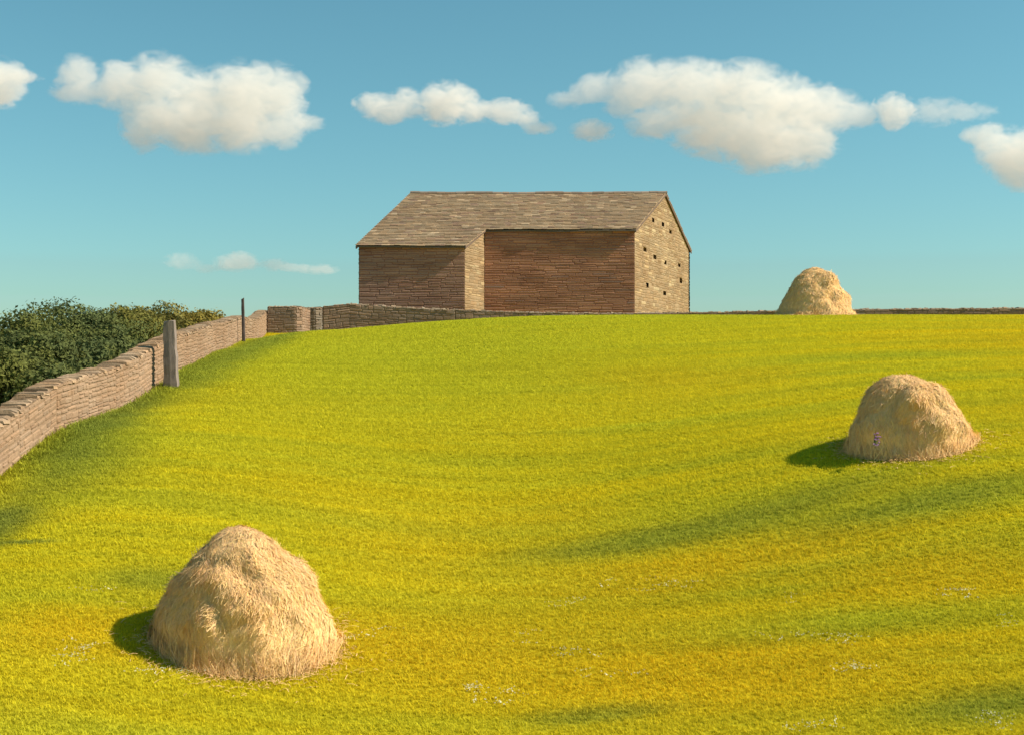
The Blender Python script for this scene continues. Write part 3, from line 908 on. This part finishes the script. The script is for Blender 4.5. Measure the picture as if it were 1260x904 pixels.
# near: 1 px = 1 cm, axis at px 296
haystack('large pale yellow haystack nearest the viewer with a bulging right foot', 298, 16.0, 0.01, 812,
         [(0, 1.00, 1.00), (0.09, 0.99, 0.98), (0.28, 0.97, 0.97), (0.49, 0.93, 0.94), (0.70, 0.84, 0.87), (0.86, 0.71, 0.75), (1.01, 0.57, 0.59), (1.15, 0.43, 0.40), (1.24, 0.33, 0.27), (1.31, 0.24, 0.16), (1.345, 0.15, 0.07), (1.36, 0.07, -0.03)],
         [(-0.15, 0.05, 0.24, 0.20), (-0.6, 0.05, 0.28, 0.16), (-1.1, 0.12, 0.30, 0.13), (-1.85, 0.80, 0.26, 0.08), (-1.6, 0.30, 0.34, 0.08), (-2.5, 0.25, 0.3, 0.05), (-0.05, 0.93, 0.06, 0.09), (-1.7, 1.08, 0.22, 0.05), (-1.25, 0.45, 0.24, 0.06)],
         21000, 1, 0.0028, 1.36, [(-0.95, 0.28, 3.2, 0.10, 0.055), (-1.75, 0.20, 4.0, 0.09, -0.045), (-0.35, 0.15, 2.5, 0.12, 0.03)])
m2 = 22.3 / 1600
haystack('tan haystack on the right side of the slope with purple flowers in its left flank', 1119, 22.3, m2, 566,
         [(0, 1.02, 0.98), (0.21, 0.99, 0.94), (0.5, 0.91, 0.84), (0.64, 0.85, 0.74), (0.78, 0.76, 0.62), (0.92, 0.65, 0.45), (1.02, 0.55, 0.29), (1.10, 0.43, 0.11), (1.14, 0.33, -0.02), (1.155, 0.24, -0.10)],
         [(-0.1, 0.05, 0.2, 0.08), (-1.2, 0.12, 0.4, 0.10), (-1.75, 0.70, 0.26, 0.14), (-0.8, 0.8, 0.3, 0.06), (-2.6, 0.3, 0.3, 0.05), (-1.35, 0.30, 0.28, 0.09)],
         17000, 2, 0.0034, 1.16, [(-1.9, 0.25, 4.0, 0.12, -0.05), (-0.9, 0.2, 3.0, 0.12, 0.04)])
m3 = 49 / 1600
haystack('distant golden haystack on the crest beside the barn against the sky', 1003, 49.0, m3, 387,
         [(0, 1.46, 1.46), (0.3, 1.32, 1.33), (0.75, 1.12, 1.18), (1.2, 0.85, 0.83), (1.5, 0.60, 0.52), (1.68, 0.42, 0.32), (1.77, 0.22, 0.14), (1.80, 0.05, 0.0)],
         [(-0.3, 0.6, 0.3, 0.10), (-1.2, 1.3, 0.3, 0.12), (-2.2, 0.8, 0.4, 0.06), (-1.3, 0.7, 0.3, -0.10), (-.6, 1.3, .25, .10)],
         13000, 3, 0.0065, 1.81, [(-1.2, .3, 3, .2, .08)])

# ------------------------------------------------------------------ trees behind the left wall
m_leaf, nt, b, out = new_mat('leaf')
a = nd(nt, 'ShaderNodeAttribute', attribute_name='Col').outputs['Color']
pos = nd(nt, 'ShaderNodeNewGeometry').outputs['Position']
ln = noise_n(nt, pos, 0.5, 3, 0.6)
c = mixc(nt, ramp(nt, ln, [(0.42, 0.0), (0.62, 1.0)]), a, mixc(nt, 1.0, a, (1.30, 1.12, 0.75), 'MULTIPLY'))
nt.links.new(c, b.inputs['Base Color'])
tr = nd(nt, 'ShaderNodeBsdfTranslucent'); nt.links.new(c, tr.inputs['Color'])
ms = nd(nt, 'ShaderNodeMixShader'); ms.inputs[0].default_value = 0.25
nt.links.new(b.outputs[0], ms.inputs[1]); nt.links.new(tr.outputs[0], ms.inputs[2]); nt.links.new(ms.outputs[0], out.inputs['Surface'])
m_bark = vertcol_mat('bark', 16, 0.03, (0.7, 0.7, 0.7), 1.5, 0.6, (1, 1, 0.25))

def tube(mb, pts, rads, c, k=8):
    V, F = [], []
    for i, (p, r_) in enumerate(zip(pts, rads)):
        p = Vector(p); d = (Vector(pts[min(i + 1, len(pts) - 1)]) - Vector(pts[max(i - 1, 0)])).normalized()
        s = d.orthogonal().normalized(); u = d.cross(s)
        for j in range(k):
            an = 2 * pi * j / k
            V.append(tuple(p + (s * math.cos(an) + u * math.sin(an)) * r_))
    for i in range(len(pts) - 1):
        for j in range(k):
            F.append((i * k + j, i * k + (j + 1) % k, (i + 1) * k + (j + 1) % k, (i + 1) * k + j))
    mb.add(V, F, c)

def tree(label, x, y, ztop, rx, seed, base_c, nleaf=50000, leaf=0.068, squat=0.75):
    rnd = random.Random(seed); rn = np.random.default_rng(seed)
    zg = gz(x, y); H = ztop - zg
    root = empty('broadleaf_tree', (x, y, zg))
    crown_c = zg + H * 0.60
    rz = H * 0.46
    # lobes of the crown
    lobes = []
    for i in range(26):
        a_ = rnd.uniform(0, 2 * pi); e_ = math.asin(rnd.uniform(-0.75, 1)); q = rnd.uniform(0.52, 0.80)
        lobes.append((x + math.cos(a_) * math.cos(e_) * rx * q, y + math.sin(a_) * math.cos(e_) * rx * q, crown_c + math.sin(e_) * rz * q, rnd.uniform(0.26, 0.42) * rx))
    lobes.append((x, y, crown_c + rz * .62, rx * .38))
    mb = MB()
    tube(mb, [(x, y, zg - 0.3), (x + .1, y, zg + H * .18), (x - .1, y + .1, zg + H * .4), (x, y, zg + H * .75)], [0.34, 0.26, 0.2, 0.06], (0.10, 0.08, 0.06), 10)
    for i, lb in enumerate(lobes):
        s = Vector((x, y, zg + H * rnd.uniform(.2, .5))); e_ = Vector(lb[:3])
        mid = (s + e_) / 2 + Vector((rnd.uniform(-.3, .3), rnd.uniform(-.3, .3), -0.15))
        tube(mb, [s, mid, e_], [0.12, 0.07, 0.02], (0.10, 0.08, 0.06), 6)
    mb.build('trunk', m_bark, root)
    # leaves on and inside each lobe
    nl = nleaf // len(lobes)
    P, Nn = [], []
    for lb in lobes:
        d = rn.normal(size=(nl, 3)); d /= np.linalg.norm(d, axis=1)[:, None]
        rad = lb[3] * (rn.uniform(0.55, 1.0, nl) ** 0.6) * (1 + 0.22 * np.sin(d[:, 0] * 5 + lb[0]) * np.sin(d[:, 1] * 6 + lb[1]) + 0.05 * rn.normal(size=nl))
        P.append(np.array(lb[:3]) + d * rad[:, None] * np.array([1, 1, squat])); Nn.append(d)
    P = np.vstack(P); Nn = np.vstack(Nn) + rn.normal(scale=0.55, size=P.shape); Nn /= np.linalg.norm(Nn, axis=1)[:, None]
    t1 = np.cross(Nn, rn.normal(size=P.shape)); t1 /= np.linalg.norm(t1, axis=1)[:, None]; t2 = np.cross(Nn, t1)
    s = leaf * rn.uniform(0.6, 1.3, len(P))[:, None]
    V = np.stack([P - t1 * s, P - t2 * s * .55 + Nn * s * .1, P + t1 * s, P + t2 * s * .55 + Nn * s * .1], 1).reshape(-1, 3)
    Fq = np.arange(len(V)).reshape(-1, 4)
    k = rn.uniform(0.75, 1.3, len(P))
    cc = np.array(base_c)[None] * k[:, None]
    crown = mesh_obj('crown', V, Fq, m_leaf, root, np.repeat(cc, 4, 0), True)
    tag(root, label, 'tree', 'trees beyond the left wall')
    return root
dk = (0.105, 0.130, 0.045); ol = (0.20, 0.18, 0.048); md = (0.15, 0.155, 0.045)
for (px, py, d, rx, colr, sd, lab) in [
    (18, 388, 47, 3.0, dk, 11, 'dark green rounded tree at the far left behind the wall'),
    (88, 375, 52, 3.2, dk, 12, 'tallest dark tree with an olive top behind the left wall'),
    (150, 381, 55, 2.9, md, 13, 'olive green domed tree in the middle of the clump behind the wall'),
    (205, 377, 57, 2.7, ol, 14, 'golden olive tree right behind the thick grey post'),
    (243, 389, 60, 2.3, ol, 15, 'smallest olive tree where the clump meets the tan wall'),
    (-45, 395, 44, 3.0, dk, 16, 'dark tree cut off by the left edge of the picture'),
    (55, 412, 41, 2.7, dk, 17, 'lower dark tree standing in front of the tall ones near the wall'),
    (125, 412, 46, 2.7, dk, 18, 'shadowy low tree below the olive dome and above the wall'),
    (5, 432, 36, 2.4, dk, 19, 'lowest dark tree showing just over the wall at the left edge'),
]:
    tree(lab, X(px, d), d, Zp(py + 7 + max(0, 60 - px) * 0.12, d), rx, sd, colr)

# ------------------------------------------------------------------ purple flowers in the hay, white clover in the grass
m_pet, nt, b, out = new_mat('petal')
a = nd(nt, 'ShaderNodeAttribute', attribute_name='Col').outputs['Color']
nt.links.new(a, b.inputs['Base Color'])
def flower_head(mb, p, r_, c, n=14, rnd=random):
    for k in range(n):
        d = Vector((rnd.gauss(0, 1), rnd.gauss(0, 1), abs(rnd.gauss(0, 1)))).normalized()
        t = d.orthogonal().normalized() * r_ * .35; u = d.cross(t)
        q = Vector(p) + d * r_
        mb.add([tuple(Vector(p) - t * .5), tuple(q - t), tuple(q + d * r_ * .3), tuple(q + t)], [(0, 1, 2, 3)], tint(c, .15))
mb = MB()
dp = 22.3 - 0.98
for k in range(16):
    q = (X(1078 + random.uniform(-4, 4), dp), dp + random.uniform(-.06, .02), Zp(541 + random.uniform(-9, 9), dp))
    tube(mb, [(X(1078, dp), dp + 0.10, Zp(541, dp)), q], [0.006, 0.003], (0.10, 0.16, 0.04), 5)
    flower_head(mb, q, 0.019, (0.36, 0.18, 0.38), 10)
o = mb.build('flower_bunch', m_pet, None, False, loc=(X(1078, dp), dp, Zp(541, dp)))
tag(o, 'small bunch of purple flowers caught in the flank of the right haystack', 'flowers')

clover = bpy.data.collections.new('clover_sources')
mb = MB()
for k in range(6):
    a_ = random.uniform(0, 6.28); r_ = random.uniform(0, 0.14)
    flower_head(mb, (r_ * math.cos(a_), r_ * math.sin(a_), random.uniform(0.035, 0.06)), 0.0095, (0.80, 0.78, 0.58), 8)
o = mb.build('clover_head', m_pet, None, False)
COL.objects.unlink(o); clover.objects.link(o)
pts = []
for (px, py, sx, sy, n) in [(95, 805, 22, 12, 26), (210, 832, 40, 5, 14), (120, 730, 15, 4, 7), (700, 747, 20, 6, 10), (800, 722, 45, 7, 22), (582, 848, 10, 12, 10), (620, 862, 22, 8, 14), (712, 806, 25, 8, 12),
                            (750, 835, 25, 5, 9), (1050, 822, 25, 6, 20), (1040, 790, 30, 8, 12), (1180, 732, 22, 7, 16), (975, 738, 8, 12, 6), (970, 783, 20, 6, 7), (1000, 898, 30, 5, 14), (1230, 890, 26, 8, 18), (428, 790, 12, 8, 8), (460, 780, 15, 10, 6),
                            (365, 735, 30, 20, 4), (640, 785, 20, 6, 6), (1240, 770, 12, 10, 7)]:
    for _ in range(int(n * 0.6)):
        h = hit(px + random.gauss(0, sx * .6), py + random.gauss(0, sy * .6), 40)
        pts.append(h)
pts = np.array(pts)
cme = bpy.data.meshes.new('white_clover'); cme.vertices.add(len(pts)); cme.vertices.foreach_set('co', pts.ravel())
a = cme.attributes.new('tscale', 'FLOAT', 'POINT'); a.data.foreach_set('value', rng.uniform(0.7, 1.15, len(pts)).astype(np.float32))
a = cme.attributes.new('trot', 'FLOAT', 'POINT'); a.data.foreach_set('value', rng.uniform(0, 6.28, len(pts)).astype(np.float32))
co = bpy.data.objects.new('white_clover', cme); COL.objects.link(co)
tag(co, 'patches of tiny white clover flowers in the foreground grass', 'flowers', kind='stuff')
scatter_mod(co, clover)

# ------------------------------------------------------------------ clouds
CD = 900.0
mpp = CD / FPX
def cloud(label, puffs, dens=0.10, depth=0.6, seed=0, edge=0.42, grow=1.32, ns=1.0):
    """puffs: (px, py, rx, ry), turned into ellipsoids of vapour of real size CD metres away; the density thins
    outwards from each and is torn by noise"""
    rnd = random.Random(seed)
    m = bpy.data.materials.new('cloud_vapour'); m.use_nodes = True
    nt = m.node_tree; nt.nodes.clear()
    out = nd(nt, 'ShaderNodeOutputMaterial')
    v = nd(nt, 'ShaderNodeVolumePrincipled')
    v.inputs['Color'].default_value = (1.0, 0.970, 0.91, 1)
    v.inputs['Anisotropy'].default_value = 0.0
    pos = nd(nt, 'ShaderNodeNewGeometry').outputs['Position']
    field = None
    bm = bmesh.new()
    for (px, py, rx, ry) in puffs:
        c = Vector((X(px, CD), CD + rnd.uniform(-1, 1) * 0.25 * rx * mpp, Zp(py, CD)))
        r_ = Vector((rx * grow * mpp, (rx * 0.5 + ry * 0.5) * grow * mpp, ry * grow * mpp))
        sb = nd(nt, 'ShaderNodeVectorMath', operation='MULTIPLY_ADD')
        nt.links.new(pos, sb.inputs[0]); sb.inputs[1].default_value = [1 / q for q in r_]; sb.inputs[2].default_value = [-a / q for a, q in zip(c, r_)]
        ln = nd(nt, 'ShaderNodeVectorMath', operation='LENGTH'); nt.links.new(sb.outputs[0], ln.inputs[0])
        if field is None: field = ln.outputs['Value']
        else:
            mn = nd(nt, 'ShaderNodeMath', operation='SMOOTH_MIN'); nt.links.new(field, mn.inputs[0]); nt.links.new(ln.outputs['Value'], mn.inputs[1]); mn.inputs[2].default_value = 0.25
            field = mn.outputs[0]
        bmesh.ops.create_icosphere(bm, subdivisions=3, radius=1.0, matrix=Matrix.Translation(c) @ Matrix.Diagonal((r_.x * 1.06, r_.y * 1.06, r_.z * 1.06, 1)))
    sc_n = 0.09 * ns
    n1 = noise_n(nt, mapping(nt, pos, loc=(seed * 31.0, 0, 0), scale=(0.75, 0.75, 1.15)), sc_n, 7, 0.64, 0.7)
    inv = nd(nt, 'ShaderNodeMath', operation='SUBTRACT'); inv.inputs[0].default_value = 1.0; nt.links.new(field, inv.inputs[1])
    a1 = nd(nt, 'ShaderNodeMath', operation='MULTIPLY_ADD'); nt.links.new(n1, a1.inputs[0]); a1.inputs[1].default_value = 2.3; a1.inputs[2].default_value = -1.15 - 0.10
    a2 = nd(nt, 'ShaderNodeMath', operation='MULTIPLY_ADD'); nt.links.new(inv.outputs[0], a2.inputs[0]); a2.inputs[1].default_value = 1.15; nt.links.new(a1.outputs[0], a2.inputs[2])
    r = nd(nt, 'ShaderNodeMapRange', interpolation_type='SMOOTHSTEP')
    r.inputs['From Min'].default_value = 0.0; r.inputs['From Max'].default_value = edge; r.inputs['To Max'].default_value = dens
    nt.links.new(a2.outputs[0], r.inputs['Value'])
    # nothing outside the ellipsoids
    e_ = nd(nt, 'ShaderNodeMapRange'); e_.inputs['From Min'].default_value = 0.0; e_.inputs['From Max'].default_value = 0.10
    nt.links.new(inv.outputs[0], e_.inputs['Value'])
    mu = nd(nt, 'ShaderNodeMath', operation='MULTIPLY'); nt.links.new(r.outputs[0], mu.inputs[0]); nt.links.new(e_.outputs[0], mu.inputs[1])
    nt.links.new(mu.outputs[0], v.inputs['Density'])
    nt.links.new(v.outputs[0], out.inputs['Volume'])
    me = bpy.data.meshes.new('cloud_base'); bm.to_mesh(me); bm.free()
    o = bpy.data.objects.new('cloud', me); COL.objects.link(o)
    rm = o.modifiers.new('r', 'REMESH'); rm.mode = 'VOXEL'; rm.voxel_size = 2.0
    ev = o.evaluated_get(bpy.context.evaluated_depsgraph_get())
    m2_ = bpy.data.meshes.new_from_object(ev)
    o.modifiers.clear(); o.data = m2_; bpy.data.meshes.remove(me)
    cen = Vector((X(puffs[0][0], CD), CD, Zp(puffs[0][1], CD)))
    m2_.transform(Matrix.Translation(-cen)); o.location = cen
    m2_.materials.clear(); m2_.materials.append(m)
    tag(o, label, 'cloud', 'clouds in the sky', kind='thing')
    return o
cloud('big cream cloud at the upper left with a ragged underside', [
    (100, 95, 26, 24), (95, 112, 32, 14), (150, 105, 40, 26), (200, 100, 38, 30), (245, 118, 40, 30), (300, 120, 46, 38), (340, 118, 34, 36), (365, 105, 14, 12), (300, 155, 48, 32), (235, 150, 55, 34), (180, 145, 32, 30), (175, 172, 22, 16), (345, 155, 30, 24), (375, 152, 24, 10), (240, 175, 24, 16)], 0.042, 0.6, 1)
cloud('cloud fragment cut off by the left edge', [(-14, 100, 36, 30), (6, 92, 24, 16), (30, 96, 22, 8), (-6, 120, 14, 12)], 0.06, 0.8, 2)
cloud('small cream cloud above the left end of the barn roof', [(460, 128, 24, 12), (500, 126, 22, 16), (548, 128, 36, 24), (585, 135, 26, 14), (622, 137, 30, 14), (570, 118, 16, 10), (648, 148, 18, 9), (662, 157, 20, 8), (480, 138, 30, 14)], 0.06, 0.8, 3, ns=1.3)
cloud('tiny puff between the small cloud and the big right cloud', [(728, 162, 24, 13), (720, 160, 14, 10), (740, 163, 12, 8)], 0.06, 1.0, 4, ns=1.6)
cloud('largest cream cloud at the upper right', [
    (700, 122, 24, 11), (720, 114, 20, 13), (738, 108, 26, 16), (762, 108, 24, 18), (800, 105, 45, 30), (850, 105, 50, 30), (910, 115, 52, 32), (960, 130, 52, 34), (1010, 135, 46, 28), (1050, 142, 30, 15), (880, 150, 55, 32), (940, 175, 62, 34), (990, 178, 40, 28), (810, 150, 36, 22), (870, 172, 36, 22), (770, 128, 26, 16), (930, 200, 30, 14)], 0.042, 0.6, 5)
cloud('small separate puff at the right tip of the largest cloud', [(1100, 137, 24, 20), (1112, 134, 14, 13)], 0.06, 0.9, 6, ns=1.4)
cloud('thin grey streak of cloud right of the small separate puff', [(1150, 138, 28, 14), (1172, 138, 22, 10), (1195, 138, 26, 9)], 0.022, 0.8, 7, ns=1.5, grow=1.5)
cloud('cream cloud cut off by the right edge', [(1206, 166, 22, 12), (1222, 172, 22, 20), (1232, 188, 30, 28), (1262, 195, 36, 32), (1252, 216, 28, 18), (1290, 190, 40, 30)], 0.05, 0.7, 8)
cloud('low pink lens of cloud above the trees', [(293, 322, 26, 11), (285, 325, 18, 7), (303, 322, 16, 8)], 0.045, 1.0, 9, ns=1.8)
cloud('smaller low cloud left of the barn', [(338, 326, 14, 7), (355, 329, 16, 4.5), (372, 331, 16, 4.5), (395, 332, 18, 5)], 0.04, 1.0, 10, ns=2.2, grow=1.5)
cloud('faint low wisp left of the pink cloud lens', [(222, 321, 16, 9), (238, 326, 12, 6), (254, 330, 16, 5)], 0.022, 1.0, 11, ns=2, grow=1.5)
